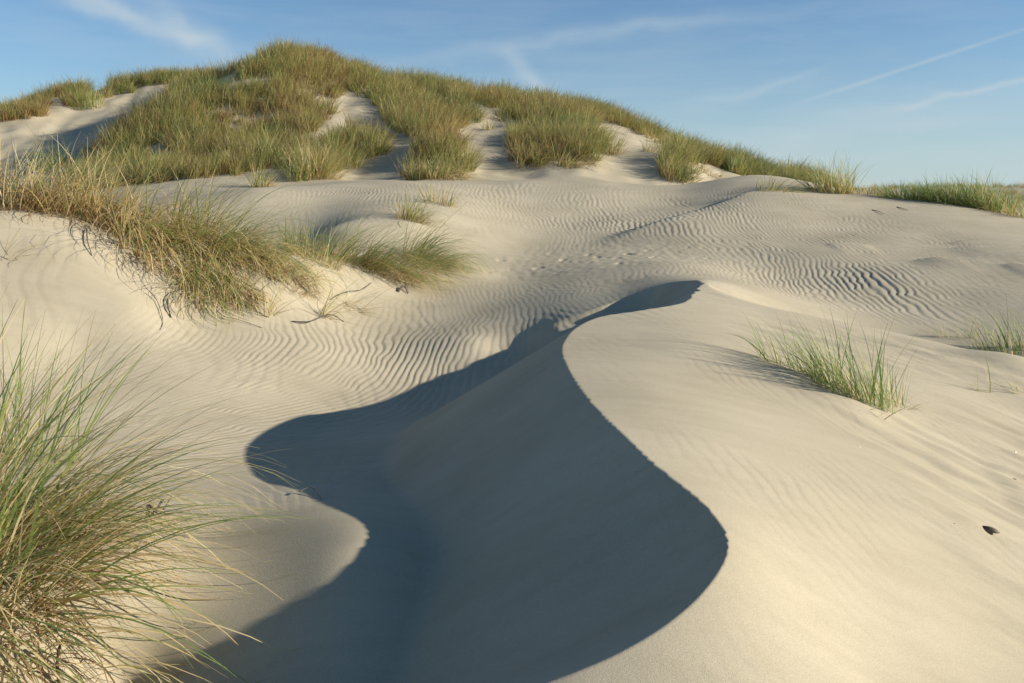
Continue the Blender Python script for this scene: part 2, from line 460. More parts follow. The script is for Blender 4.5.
def plain_material(name, c, c2, scale=60, rough=.8):
    m, nt, N, L = mat(name)
    out = N.new('ShaderNodeOutputMaterial'); bs = N.new('ShaderNodeBsdfPrincipled')
    tc = N.new('ShaderNodeTexCoord')
    n = N.new('ShaderNodeTexNoise'); n.inputs['Scale'].default_value = scale; n.inputs['Detail'].default_value = 4
    L.new(tc.outputs['Object'], n.inputs['Vector'])
    r = N.new('ShaderNodeValToRGB')
    r.color_ramp.elements[0].position = .3; r.color_ramp.elements[0].color = (*c, 1)
    r.color_ramp.elements[1].position = .7; r.color_ramp.elements[1].color = (*c2, 1)
    L.new(n.outputs['Fac'], r.inputs['Fac']); L.new(r.outputs['Color'], bs.inputs['Base Color'])
    bs.inputs['Roughness'].default_value = rough
    L.new(bs.outputs[0], out.inputs['Surface'])
    return m


SAND = sand_material()
GREEN = blade_material('marram_green', [(0, (.52, .41, .16)), (.3, (.40, .40, .12)), (.65, (.26, .33, .085)), (1, (.14, .23, .08))])
STRAW = blade_material('marram_straw', [(0, (.40, .25, .11)), (.4, (.62, .46, .20)), (1, (.78, .66, .36))])
DEAD = blade_material('marram_dead', [(0, (.14, .085, .045)), (.5, (.30, .18, .08)), (1, (.42, .28, .13))])
SWARD = blade_material('marram_sward', [(0, (.32, .19, .085)), (.22, (.52, .42, .17)), (.45, (.42, .39, .13)), (.75, (.27, .30, .095)), (1, (.15, .21, .08))])
STICK = plain_material('dead_wood', (.05, .045, .04), (.13, .11, .09))
SHELLM = plain_material('dark_shell', (.05, .035, .025), (.16, .11, .07), 40, .6)
WHITE = plain_material('white_shell', (.6, .57, .5), (.78, .75, .68), 40, .5)


# ------------------------------------------------------------------ mesh helpers
def mesh_obj(name, V, faces_idx, face_len, material, parent=None, tint=None, smooth=True):
    me = bpy.data.meshes.new(name)
    V = np.ascontiguousarray(V, np.float32)
    me.vertices.add(len(V)); me.vertices.foreach_set('co', V.ravel())
    n = len(faces_idx) // face_len
    me.loops.add(len(faces_idx)); me.loops.foreach_set('vertex_index', np.asarray(faces_idx, np.int32))
    me.polygons.add(n)
    me.polygons.foreach_set('loop_start', np.arange(0, n * face_len, face_len, dtype=np.int32))
    me.polygons.foreach_set('use_smooth', np.full(n, smooth))
    me.update(calc_edges=True)
    if tint is not None:
        a = me.attributes.new('tint', 'FLOAT', 'POINT'); a.data.foreach_set('value', np.ascontiguousarray(tint, np.float32))
    me.materials.append(material)
    o = bpy.data.objects.new(name, me); col.objects.link(o)
    if parent: o.parent = parent
    return o


def tag(o, label=None, cat=None, group=None, kind=None):
    if label: o['label'] = label
    if cat: o['category'] = cat
    if group: o['group'] = group
    if kind: o['kind'] = kind
    return o


def empty(name, loc, label, cat, group=None):
    o = bpy.data.objects.new(name, None); col.objects.link(o)
    o.location = loc; o.empty_display_size = .2
    return tag(o, label, cat, group)


def blades(P, az, el, droop, Ln, wd, tint, S=5, tip=0.15, rng=RNG, twist=None):
    """curved tapering leaf strips; P base points (N,3)"""
    N = len(P)
    s = np.linspace(0, 1, S + 1)
    ang = el[:, None] - droop[:, None] * (s[None, :-1] + .5 / S) ** 1.4
    st = Ln[:, None] / S
    sw = (rng.normal(0, .12, N))[:, None] * s[None, :-1] * 1.5
    ax = np.cos(az[:, None] + sw); ay = np.sin(az[:, None] + sw)
    dx = np.cos(ang) * ax * st; dy = np.cos(ang) * ay * st; dz = np.sin(ang) * st
    C = np.zeros((N, S + 1, 3))
    C[:, 1:, 0] = np.cumsum(dx, 1); C[:, 1:, 1] = np.cumsum(dy, 1); C[:, 1:, 2] = np.cumsum(dz, 1)
    C += P[:, None, :]
    th = az + math.pi / 2 + rng.normal(0, .7, N)
    W = np.stack([np.cos(th), np.sin(th), rng.normal(0, .25, N)], -1)
    prof = (1 - (1 - tip) * s ** 1.8)[None, :, None] * (wd / 2)[:, None, None]
    V = np.stack([C - W[:, None] * prof, C + W[:, None] * prof], 2).reshape(-1, 3)
    b = (np.arange(N) * (S + 1) * 2)[:, None] + np.arange(S)[None] * 2
    b = b.ravel()
    Fi = np.stack([b, b + 1, b + 3, b + 2], 1).ravel()
    tt = np.clip(tint[:, None] - .35 * np.exp(-s[None] * 7), 0, 1)
    T = np.repeat(tt[:, :, None], 2, 2).ravel()
    return V, Fi, T


def clump(name, label, at, parts, cat='grass tuft', group=None, seed=0, sink=.02):
    """at: (x, y) foot; parts: list of dicts, one mesh each"""
    rng = np.random.default_rng(seed + 100)
    x0, y0 = at
    z0 = H(x0, y0)
    root = empty(name, (x0, y0, z0 + CAMZ), label, cat, group)
    for d in parts:
        n = d['n']
        r = np.sqrt(rng.random(n)) ** d.get('core', 1.0); a = rng.random(n) * 2 * math.pi
        lx = r * np.cos(a) * d['rx']; ly = r * np.sin(a) * d['ry']
        ro = d.get('rot', 0); c, s = math.cos(ro), math.sin(ro)
        bx = lx * c - ly * s + d.get('ox', 0); by = lx * s + ly * c + d.get('oy', 0)
        bz = height(bx + x0, by + y0, True) - z0 - sink
        out = np.arctan2(by - d.get('oy', 0), bx - d.get('ox', 0))
        spread = d.get('spread', .5)
        waz, wst = d.get('wind', 0), d.get('ws', .5)
        tx = spread * r * np.cos(out) + wst * math.cos(waz) + rng.normal(0, d.get('jit', .25), n)
        ty = spread * r * np.sin(out) + wst * math.sin(waz) + rng.normal(0, d.get('jit', .25), n)
        az = np.arctan2(ty, tx); tilt = np.hypot(tx, ty)
        el = np.clip(math.pi / 2 - tilt * .8, .12, 1.55)
        droop = d.get('droop', .8) * (.5 + rng.random(n)) * np.clip(.35 + tilt, .3, 1.6)
        Ln = d['len'] * (.45 + .75 * rng.random(n) ** .8)
        wd = d.get('w', .006) * (.7 + .6 * rng.random(n))
        tint = np.clip(d.get('tint', .5) + rng.normal(0, d.get('tj', .22), n), 0, 1)
        V, Fi, T = blades(np.stack([bx, by, bz], -1), az, el, droop, Ln, wd, tint, d.get('S', 6), rng=rng)
        # keep leaf tips on or above the sand
        hz = height(V[:, 0] + x0, V[:, 1] + y0, False) - z0 + .004
        s_along = np.tile(np.repeat(np.arange(d.get('S', 6) + 1), 2), n)
        V[:, 2] = np.where(s_along > 0, np.maximum(V[:, 2], hz), V[:, 2])
        mesh_obj(d['name'], V, Fi, 4, d['mat'], root, T)
    return root


# ------------------------------------------------------------------ the ground: one sheet to the horizon
def build_ground():
    u_in = np.linspace(-.70, .70, 1040)
    u_out = np.r_[np.linspace(.72, 1.2, 30), np.linspace(1.3, 3.0, 14), [4, 6, 10, 20]]
    u = np.r_[-u_out[::-1], u_in, u_out]
    yy = [1.15]
    while yy[-1] < 9500:
        y = yy[-1]
        q = .0031 if y < 14 else (.0042 if y < 22 else (.0065 if y < 45 else .04))
        yy.append(y * (1 + q))
    yy = np.array(yy)
    # columns fan out with distance; clamp the sheet's sideways reach
    X = np.clip(u[None, :] * yy[:, None], -9000, 9000)
    Y = np.repeat(yy[:, None], len(u), 1)
    Z = height(X.ravel(), Y.ravel()).reshape(X.shape) + CAMZ
    # rows under and behind the viewer
    back = np.array([-9000, -2000, -500, -100, -30, -12, -6, -4, -3, -2, -1.2, -.6, -.1, .3, .6, .8, .95, 1.05])
    Xb = np.repeat((u * 1.15)[None], len(back), 0)
    k = np.clip((1.15 - back) / 3, 0, None)[:, None]
    Xb = Xb * (1 + k)
    Xb = np.clip(Xb, -9000, 9000)
    Yb = np.repeat(back[:, None], len(u), 1)
    Zb = height(Xb.ravel(), Yb.ravel()).reshape(Xb.shape) + CAMZ
    X = np.vstack([Xb, X]); Y = np.vstack([Yb, Y]); Z = np.vstack([Zb, Z])
    nr, nc = X.shape
    V = np.stack([X, Y, Z], -1).reshape(-1, 3)
    i = (np.arange(nr - 1)[:, None] * nc + np.arange(nc - 1)[None]).ravel()
    Fi = np.stack([i, i + 1, i + nc + 1, i + nc], 1).ravel()
    o = mesh_obj('ground', V, Fi, 4, SAND)
    tag(o, 'pale wind-rippled dune sand reaching to the horizon', 'sand', kind='structure')


build_ground()


# ------------------------------------------------------------------ the grass cover of the hill
COVER = [
    [(72, 182), (88, 152), (125, 126), (160, 104), (185, 82), (230, 58), (300, 40), (365, 60), (378, 100), (350, 98), (334, 112), (318, 135), (306, 160), (280, 168), (250, 172), (215, 182), (225, 190), (160, 198), (60, 198)],
    [(366, 60), (430, 70), (500, 80), (580, 90), (640, 108), (700, 136), (770, 162), (845, 180), (850, 190), (790, 189), (760, 182), (700, 162), (655, 142), (622, 126), (598, 118), (590, 140), (530, 128), (512, 120), (472, 122), (440, 146), (412, 140), (388, 124), (374, 104)],
    [(504, 140), (540, 124), (592, 118), (604, 148), (595, 164), (560, 168), (515, 164)],
    [(402, 180), (412, 150), (440, 138), (466, 148), (474, 176), (440, 184)],
    [(288, 174), (310, 160), (342, 132), (380, 134), (392, 150), (360, 160), (330, 178)],
    [(-90, 132), (-90, 62), (0, 75), (50, 70), (100, 72), (112, 88), (100, 98), (82, 112), (62, 106), (85, 108), (52, 113), (25, 122), (0, 126), (-90, 132)],
    [(96, 98), (100, 60), (150, 52), (215, 46), (205, 74), (178, 84), (140, 86), (125, 98)],
    [(660, 178), (664, 150), (690, 150), (698, 172), (690, 182)],
]
BARE = [
    [(96, 100), (168, 85), (174, 98), (122, 126), (88, 150), (60, 160), (-40, 165), (-40, 128), (50, 115)],
    [(336, 98), (350, 90), (366, 106), (376, 124), (376, 136), (356, 132), (334, 116)],
    [(318, 122), (342, 116), (346, 132), (330, 146), (312, 146)],
    [(470, 128), (510, 126), (508, 166), (500, 185), (472, 185)],
    [(218, 88), (260, 76), (280, 80), (262, 86), (220, 94)],
    [(240, 112), (205, 120), (202, 114), (235, 106)],
    [(80, 95), (104, 86), (112, 90), (86, 99)],
    [(44, 104), (62, 98), (66, 110), (48, 116)],
    [(140, 150), (165, 140), (170, 156), (150, 168)],
    [(462, 96), (480, 94), (484, 100), (464, 102)], [(548, 96), (580, 96), (575, 103), (550, 103)], [(430, 96), (455, 100), (450, 105), (430, 102)],
]


def build_cover():
    rng = np.random.default_rng(77)
    n = 60000
    x = rng.uniform(-30, 16, n); y = rng.uniform(21, 46, n)
    z = height(x, y, True)
    px, py = pix(np.stack([x, y, z], -1))
    keep = np.zeros(n, bool)
    for p in COVER: keep |= inpoly(px, py, p)
    for p in BARE: keep &= ~inpoly(px, py, p)
    dens = sstep(-.62, .02, fbm(x / 1.9, y / 1.9, 41, 3))
    keep &= rng.random(n) < np.maximum(.16 + .84 * dens, .9 * (px < 200) * (y > 33)) * .55
    x, y, z, px = x[keep], y[keep], z[keep], px[keep]
    # low dunes behind the swell, to the right
    m = 3000
    xf = rng.uniform(14, 75, m); yf = rng.uniform(36, 95, m)
    zf = height(xf, yf, True)
    kf = (np.abs(xf / yf - .62) < .4) & (noise(xf / 6, yf / 6, 15) > -.1)
    x = np.r_[x, xf[kf]]; y = np.r_[y, yf[kf]]; z = np.r_[z, zf[kf]]
    nt = len(x)
    k = 36
    size = .42 + .45 * rng.random(nt) + .25 * noise(x / 2.5, y / 2.5, 44)
    hue = .43 + .33 * noise(x / 3.1, y / 3.1, 46) + .12 * sstep(-4, 4, x) + rng.normal(0, .22, nt)
    hue = np.where(rng.random(nt) < .14, .12 + .1 * rng.random(nt), hue)
    T0 = np.repeat(np.arange(nt), k); N = nt * k
    a = rng.random(N) * 2 * math.pi; r = np.sqrt(rng.random(N)) * .14
    bx = x[T0] + r * np.cos(a); by = y[T0] + r * np.sin(a); bz = z[T0] - .06
    tx = .55 * (r / .14) * np.cos(a) + .28 + rng.normal(0, .2, N); ty = .55 * (r / .14) * np.sin(a) - .02 + rng.normal(0, .2, N)
    tilt = np.hypot(tx, ty)
    V, Fi, T = blades(np.stack([bx, by, bz + CAMZ], -1), np.arctan2(ty, tx), np.clip(math.pi / 2 - tilt * .75, .15, 1.5), .7 * (.5 + rng.random(N)) * np.clip(.4 + tilt, .4, 1.4),
                      size[T0] * (.5 + .6 * rng.random(N)), .015 * (.7 + .6 * rng.random(N)), np.clip(hue[T0] + rng.normal(0, .17, N), 0, 1), 3, .2, rng)
    o = mesh_obj('dune_grass', V, Fi, 4, SWARD, None, T)
    tag(o, 'dense olive marram grass covering the dune hill', 'grass', kind='stuff')
    print('tufts', nt, 'blades', N)


build_cover()


# ------------------------------------------------------------------ the tufts that stand on their own
def part(kind, **k):
    d = dict(green=dict(name='green_leaves', mat=GREEN, tint=.7, tj=.2), straw=dict(name='straw_leaves', mat=STRAW, tint=.6, tj=.25),
             dead=dict(name='dead_leaves', mat=DEAD, tint=.5, tj=.25))[kind].copy()
    d.update(k); return d


def tuft(px, py, label, parts, group=None, seed=0, name='marram_tuft', cat='grass tuft'):
    g = ground(px, py)
    while g is None or (px > 740 and g[1] > 23):        # behind the swell's edge: come forward onto it
        py += 1; g = ground(px, py)
    return clump(name, label, (g[0], g[1]), parts, cat, group, seed)


def mix(n, L, g=.5, st=.35, de=.15, rx=.3, ry=.25, ws=.5, wind=0, spread=.6, droop=.8, w=.006, jit=.25, tint=.7, S=6, rot=0):
    c = dict(rx=rx, ry=ry, ws=ws, wind=wind, spread=spread, jit=jit, w=w, S=S, rot=rot)
    out = []
    if g: out.append(part('green', n=int(n * g), len=L, droop=droop, tint=tint, **c))
    if st: out.append(part('straw', n=int(n * st), len=L * .88, droop=droop * 1.2, **c))
    if de:
        c2 = dict(c); c2['spread'] = spread * 1.5
        out.append(part('dead', n=int(n * de), len=L * .5, droop=droop * 1.7, **c2))
    return out


FGG = 'large marram clumps in the near left corner'
tuft(-30, 565, 'big green and straw marram clump filling the near left edge, tall leaves arching right', 
     [part('green', n=230, len=1.0, rx=.40, ry=.34, spread=.55, ws=.68, wind=.15, droop=.5, w=.0105, jit=.3, tint=.72, S=9),
      part('straw', n=290, len=.95, rx=.42, ry=.36, spread=.65, ws=.7, wind=.0, droop=.65, w=.009, jit=.32, S=9),
      part('dead', n=220, len=.45, rx=.42, ry=.36, spread=.9, ws=.4, wind=-.4, droop=1.6, w=.006, jit=.4)], seed=1, name='marram_clump')
tuft(30, 460, 'upright green marram shoots behind the big near left clump, tallest leaves nearly vertical',
     [part('green', n=70, len=.92, rx=.28, ry=.2, spread=.3, ws=.22, wind=.2, droop=.45, w=.0065, jit=.2, tint=.8, S=9),
      part('straw', n=30, len=.7, rx=.28, ry=.2, spread=.4, ws=.35, wind=.2, droop=.8, w=.005, jit=.25, S=9)], seed=2, name='marram_clump')
tuft(30, 515, 'low fan of thin leaves sweeping right from the big near left clump',
     [part('green', n=80, len=1.05, rx=.3, ry=.26, spread=.3, ws=1.15, wind=.05, droop=.75, w=.007, jit=.25, tint=.6, S=9),
      part('straw', n=120, len=1.0, rx=.3, ry=.26, spread=.35, ws=1.1, wind=-.05, droop=.85, w=.0065, jit=.3, S=9)], seed=3, name='marram_clump')
tuft(-10, 640, 'sprawling drooping marram clump in the bottom left corner with brown collapsed leaves',
     [part('green', n=80, len=.95, rx=.25, ry=.2, spread=.5, ws=1.0, wind=-.25, droop=.9, w=.006, jit=.3, tint=.66, S=9),
      part('straw', n=110, len=.85, rx=.3, ry=.22, spread=.7, ws=.8, wind=-.3, droop=1.2, w=.005, jit=.4, S=9),
      part('dead', n=60, len=.45, rx=.25, ry=.22, spread=.9, ws=.6, wind=-.5, droop=1.6, w=.007, jit=.4)], seed=4, name='marram_clump')

# bank on the left
tuft(12, 206, 'tall bleached marram stalks at the far left end of the bank', 
     [part('straw', n=190, len=.78, rx=.5, ry=.25, spread=.6, ws=.45, wind=.1, droop=.4, w=.010, jit=.3, tint=.7), part('dead', n=200, len=.5, rx=.55, ry=.25, spread=.7, ws=.4, droop=1.0, w=.009, jit=.35),
      part('green', n=50, len=.75, rx=.45, ry=.25, spread=.5, ws=.35, droop=.6, w=.008)], seed=11, name='marram_clump')
tuft(72, 212, 'straw thatch on the bank crest just right of the tall bleached stalks', mix(620, .9, .08, .62, .30, .6, .3, .6, .1, .6, .8, .010, .42), seed=12, name='marram_clump')
tuft(118, 222, 'dense golden thatch on the bank crest, leaves flattened towards the right', mix(820, 1.05, .10, .62, .28, .65, .34, .85, .0, .55, .9, .010, .42), seed=13, name='marram_clump')
tuft(160, 248, 'brown and golden thatch spilling down the middle of the bank', mix(760, 1.0, .15, .53, .32, .55, .38, .95, -.25, .55, 1.15, .010, .42), seed=14, name='marram_clump')
tuft(210, 246, 'broad green topped marram clump on the bank, its leaves combed right', mix(760, 1.15, .42, .46, .12, .5, .38, .95, -.12, .45, .9, .009, .32, .66), seed=15, name='marram_clump')
tuft(203, 288, 'green tuft hanging down the bank face over its own thin shadows', mix(300, .8, .4, .3, .3, .24, .2, .9, -.9, .5, 1.4, .008, .3, .62), seed=16)
tuft(236, 292, 'drooping brown tuft low on the bank face', mix(300, .65, .15, .3, .55, .22, .18, .8, -.9, .6, 1.5, .008, .3), seed=17)
tuft(255, 256, 'straw fringe joining the broad green clump to the low spur', mix(620, .85, .28, .54, .18, .7, .34, 1.0, -.3, .45, 1.1, .008, .28), seed=29)
tuft(276, 272, 'short rusty brown tuft in the dip of the bank between two green clumps', mix(330, .42, .1, .4, .5, .45, .22, .3, 0, .6, .9, .008, .3), seed=18)
tuft(312, 258, 'loose upright tuft over brown litter where the low bank spur begins', mix(320, .65, .4, .35, .25, .4, .22, .3, .1, .5, .6, .008, .25, .7), seed=19)
tuft(352, 262, 'long green marram clump along the back of the low bank spur', mix(420, .9, .6, .28, .12, .45, .2, .9, .1, .4, .8, .008, .22, .68), seed=20, name='marram_clump')
tuft(388, 272, 'windswept marram clump lying low along the front of the bank spur', mix(560, .95, .42, .46, .12, .42, .28, 1.05, -.25, .35, .85, .008, .22, .66), seed=21, name='marram_clump')
tuft(424, 262, 'last green clump at the right tip of the bank spur, leaves bent towards the floor', mix(560, .95, .55, .35, .1, .35, .3, 1.0, -.3, .4, .95, .008, .22, .66), seed=22, name='marram_clump')
tuft(412, 222, 'small tuft on a sand hummock casting a shadow to its left', mix(240, .62, .35, .35, .3, .25, .25, .4, .1, .6, .9, .009, .28), seed=23)
tuft(441, 204, 'little faded tuft on the sand flat right behind the hummock tuft', mix(130, .5, .2, .5, .3, .35, .2, .15, 0, .5, .7, .009, .25), seed=24)
tuft(268, 316, 'thin sprig of dry leaves at the foot of the bank', mix(24, .6, .4, .5, .1, .05, .05, .5, .4, .6, .5, .007, .3, .5), seed=25, name='grass_sprig', cat='grass sprig')
tuft(322, 316, 'leaning sprig with dark exposed base beside the bank foot', mix(40, .8, .45, .35, .2, .08, .06, .9, .3, .3, .7, .007, .25, .5), seed=26, name='grass_sprig', cat='grass sprig')
tuft(352, 308, 'straggling sprig of pale leaves lying on sand under the spur', mix(44, .75, .35, .55, .1, .15, .06, 1.2, -.1, .4, .5, .006, .3, .5), seed=27, name='grass_sprig', cat='grass sprig')
tuft(8, 258, 'sparse sprig leaning right on bare bank sand at the left edge', mix(18, .55, .5, .4, .1, .08, .06, .8, .2, .8, .5, .006, .3, .6), seed=28, name='grass_sprig', cat='grass sprig')

# the dune's right flank
RG = dict(w=.0055, S=7)
tuft(800, 372, 'thin back row of green shoots up the slope behind the main fresh tuft',
     [part('green', n=95, len=.38, rx=.30, ry=.10, rot=-.75, spread=.2, ws=.42, wind=2.8, droop=.6, jit=.2, tint=.78, **RG), part('straw', n=36, len=.28, rx=.3, ry=.1, rot=-.75, spread=.2, ws=.4, wind=2.8, droop=.6, jit=.25, tint=.9, **RG)], seed=31)
tuft(852, 398, 'main fresh green tuft alone on the sunlit dune, leaves leaning left',
     [part('green', n=190, len=.5, rx=.27, ry=.13, rot=-.6, spread=.2, ws=.42, wind=2.8, droop=.55, jit=.2, tint=.78, **RG), part('straw', n=60, len=.36, rx=.27, ry=.13, rot=-.6, spread=.25, ws=.4, wind=2.8, droop=.6, jit=.25, tint=.95, **RG)], seed=32)
tuft(893, 404, 'few short shoots at the lower right end of the sunlit grass patch',
     [part('green', n=26, len=.3, rx=.1, ry=.06, spread=.3, ws=.35, wind=2.6, droop=.6, jit=.3, tint=.7, **RG), part('straw', n=12, len=.24, rx=.12, ry=.07, spread=.6, ws=.3, wind=.3, droop=.9, jit=.4, **RG)], seed=33, name='grass_sprig', cat='grass sprig')
tuft(872, 418, 'two or three leaves lying flat on sand just below the sunlit tuft',
     [part('straw', n=5, len=.34, rx=.12, ry=.04, spread=.3, ws=1.7, wind=.2, droop=.3, jit=.4, tint=.4, **RG)], seed=34, name='grass_sprig', cat='grass sprig')
tuft(1012, 352, 'dense green tuft growing in the hollow at the right edge', mix(150, .5, .8, .2, 0, .35, .16, .35, 2.6, .3, .5, .007, .2, .85), seed=35)
tuft(962, 338, 'faint row of short shoots along the shaded brink left of the hollow tuft', mix(34, .26, .6, .4, 0, .3, .05, .4, 2.6, .3, .6, .006, .25, .6, rot=-.35), seed=36, name='grass_sprig', cat='grass sprig')
tuft(986, 392, 'pair of leaning shoots with curved shadows near the right edge below the hollow tuft', mix(9, .3, .6, .4, 0, .06, .04, .6, 2.6, .4, .6, .006, .3, .6), seed=37, name='grass_sprig', cat='grass sprig')
tuft(1018, 392, 'small pale shoots cut by the right edge of the view', mix(12, .28, .5, .5, 0, .08, .05, .5, 2.6, .4, .6, .006, .3, .6), seed=38, name='grass_sprig', cat='grass sprig')

# foot of the hill, left to right
FH = dict(w=.013, S=5)
tuft(262, 187, 'small olive tuft alone on sand at the left foot of the hill', mix(110, .75, .5, .4, .1, .28, .2, .3, .2, .5, .6, tint=.45, **FH), seed=41)
tuft(318, 178, 'tall golden fan of marram in front of the shaded sand hollow', mix(260, 1.15, .35, .55, .1, .55, .3, .35, 0, .7, .5, tint=.4, **FH), seed=42)
tuft(300, 180, 'dark olive tuft touching the left side of the golden fan', mix(150, .8, .6, .3, .1, .35, .25, .2, 0, .5, .6, tint=.6, **FH), seed=43)
tuft(345, 164, 'olive tuft up the slope behind the golden fan', mix(200, .9, .55, .35, .1, .5, .3, .3, 0, .5, .6, tint=.5, **FH), seed=44)
tuft(378, 152, 'round tuft ending the row above the shaded sand hollow', mix(150, .8, .5, .4, .1, .35, .3, .3, 0, .5, .6, tint=.5, **FH), seed=45)
tuft(414, 180, 'small upright tuft at the left of the thatched mound', mix(90, .75, .5, .4, .1, .22, .2, .1, 0, .4, .5, tint=.55, **FH), seed=46)
tuft(446, 178, 'mound with brown thatch hanging down over bare sand', mix(330, .85, .2, .35, .45, .55, .35, .6, -.4, .6, 1.3, tint=.45, **FH), seed=47, name='marram_clump')
tuft(488, 130, 'tiny tuft in the middle of the bare sand chute', mix(40, .5, .5, .5, 0, .15, .12, .1, 0, .4, .6, tint=.5, **FH), seed=48)
tuft(530, 166, 'rusty tuft at the lower left of the big green patch', mix(140, .75, .25, .45, .3, .4, .25, .5, -.2, .6, 1.1, tint=.45, **FH), seed=49)
tuft(572, 166, 'straw edged tuft at the lower right of the big green patch', mix(220, .85, .3, .45, .25, .55, .25, .6, -.2, .6, 1.1, tint=.45, **FH), seed=50)
tuft(611, 154, 'isolated green tuft on the sunlit chute right of the big green patch', mix(120, .9, .55, .4, .05, .35, .2, .25, 0, .4, .5, tint=.5, **FH), seed=51)
tuft(678, 178, 'bushy tuft with rust red base at the foot of the right ridge', mix(300, .95, .4, .35, .25, .5, .3, .45, 0, .6, .9, tint=.55, **FH), seed=52, name='marram_clump')
tuft(709, 175, 'low brown sprigs on the sloping sand right of the bushy tuft', mix(100, .45, .1, .5, .4, .5, .2, .5, -.2, .5, 1.0, **FH), seed=53)
tuft(652, 152, 'small brown tuft halfway up the sunlit chute', mix(80, .6, .2, .5, .3, .3, .2, .3, 0, .5, .9, **FH), seed=54)
tuft(778, 191, 'low green mat at the ridge end beside the shaded blowout', mix(130, .4, .55, .35, .1, .5, .2, .5, 0, .5, .9, tint=.6, **FH), seed=55)
tuft(832, 192, 'tall windblown tuft ending the long ridge, tips bent left', mix(280, .85, .55, .35, .1, .5, .3, .3, 3.0, .4, .9, tint=.55, **FH), seed=56, name='marram_clump')
tuft(862, 194, 'low golden grass right of the tall windblown tuft', mix(130, .35, .25, .55, .2, .7, .25, .2, 3.0, .4, .9, tint=.4, **FH), seed=57)
tuft(908, 199, 'dark green low tuft at the left end of the hedge like row on the swell', mix(300, .42, .85, .15, 0, .6, .3, .3, 3.0, .4, .8, tint=.85, **FH), seed=58)
tuft(945, 201, 'dark green tuft in the middle of the row on the swell', mix(320, .6, .8, .2, 0, .5, .3, .35, 3.0, .4, .8, tint=.8, **FH), seed=59)
tuft(973, 203, 'tallest feathery tuft of the row on the swell', mix(320, .75, .7, .3, 0, .42, .3, .4, 3.0, .4, .8, tint=.75, **FH), seed=60)
tuft(993, 210, 'green tuft standing forward at the right end of the row on the swell', mix(230, .6, .75, .25, 0, .4, .25, .4, 3.0, .5, .9, tint=.7, **FH), seed=61)
tuft(1022, 203, 'pale grass at the right edge behind the swell', mix(120, .5, .5, .5, 0, .4, .3, .4, 3.0, .5, .9, tint=.5, **FH), seed=62)
tuft(52, 168, 'dark tuft in the shade at the foot of the left sand face', mix(200, .9, .7, .15, .15, .5, .35, .2, 0, .6, .6, tint=.9, **FH), seed=63)
tuft(85, 108, 'green tuft hanging over the top of the shaded sand face on the left', mix(240, 1.0, .65, .3, .05, .8, .4, .2, 3.1, .5, .8, tint=.65, w=.016, S=5), seed=64)


# ------------------------------------------------------------------ small litter
def tube(name, pts, r0, r1, material, label, cat, group=None, sides=6):
    P = np.array(pts, float); n = len(P)
    base = P[0].copy()
    V = []
    for i in range(n):
        t = P[min(i + 1, n - 1)] - P[max(i - 1, 0)]; t /= np.linalg.norm(t) + 1e-9
        a = np.cross(t, (0, 0, 1.0)); a /= np.linalg.norm(a) + 1e-9; b = np.cross(a, t)
        r = r0 + (r1 - r0) * i / (n - 1); r *= 1 + .25 * math.sin(i * 2.3)
        for k in range(sides):
            q = 2 * math.pi * k / sides
            V.append(P[i] - base + r * (math.cos(q) * a + math.sin(q) * b))
    Fi = []
    for i in range(n - 1):
        for k in range(sides):
            k2 = (k + 1) % sides
            Fi += [i * sides + k, i * sides + k2, (i + 1) * sides + k2, (i + 1) * sides + k]
    o = mesh_obj(name, np.array(V), Fi, 4, material)
    o.location = (base[0], base[1], base[2] + CAMZ)
    return tag(o, label, cat, group)


def litter(name, marks, r, lift, label, cat, material=None, group=None):
    pts = []
    for i, (a, b) in enumerate(marks):
        g = ground(a, b); e = lift[i] if i < len(lift) else 0
        pts.append((g[0], g[1], g[2] + r * .5 + e))
    Q = spline(np.array(pts), 5)
    for i in range(1, len(Q)): Q[i, 2] = max(Q[i, 2], H(Q[i, 0], Q[i, 1]) + r * .3)
    tube(name, Q, r, r * .45, material or STICK, label, cat, group)


litter('dead_root', [(171, 318), (168, 306), (176, 296), (190, 291)], .008, (0, .05, .06, 0), 'curved black root poking from the bank face below the hanging green tuft', 'root')
litter('dead_root', [(87, 232), (88, 245), (92, 256)], .008, (.03, .04, 0), 'short forked dark root under the straw thatch of the bank', 'root')
litter('dead_root', [(292, 322), (310, 325), (330, 319), (344, 322)], .009, (0, .04, .05, 0), 'long dark twig lying at the bank foot by the leaning sprig', 'root')
litter('dead_root', [(150, 296), (158, 305), (163, 322), (160, 330)], .005, (.05, .03, .01, 0), 'thin dark root trailing down the bank face left of the hanging green tuft', 'root')
litter('dead_root', [(212, 306), (222, 318), (240, 322), (262, 328)], .005, (.05, .03, .02, 0), 'wiry root running right from beneath the drooping brown tuft', 'root')
litter('dead_root', [(330, 300), (345, 296), (362, 292), (372, 284)], .006, (0, .05, .03, .02), 'wiry root below the windswept clump on the front of the spur', 'root')
litter('dead_root', [(398, 292), (404, 290), (408, 294)], .016, (0, .05, 0), 'stubby dark root end sticking out below the bank spur', 'root')
g0 = np.array(ground(60, 690))
tube('dead_stalk', spline(g0 + np.array([(0, 0, 0), (-.005, .01, .10), (.015, .02, .19), (.05, .02, .185), (.10, .03, .16)]), 4), .007, .003, DEAD, 'broken brown stalk bent over at the bottom left', 'stalk')
litter('dead_stalk', [(150, 505), (160, 520), (172, 500)], .006, (0, .03, .02), 'hooked dark stalk lying at the right of the big near clump', 'stalk')
litter('dead_stalk', [(300, 495), (312, 493), (322, 500)], .004, (.02, .03, 0), 'thin curled stalk lying close to the point of the shadow edge', 'stalk')
litter('twig', [(872, 210), (878, 212), (884, 215)], .007, (0, .012, .01), 'left one of two dark twigs on the smooth swell', 'twig')
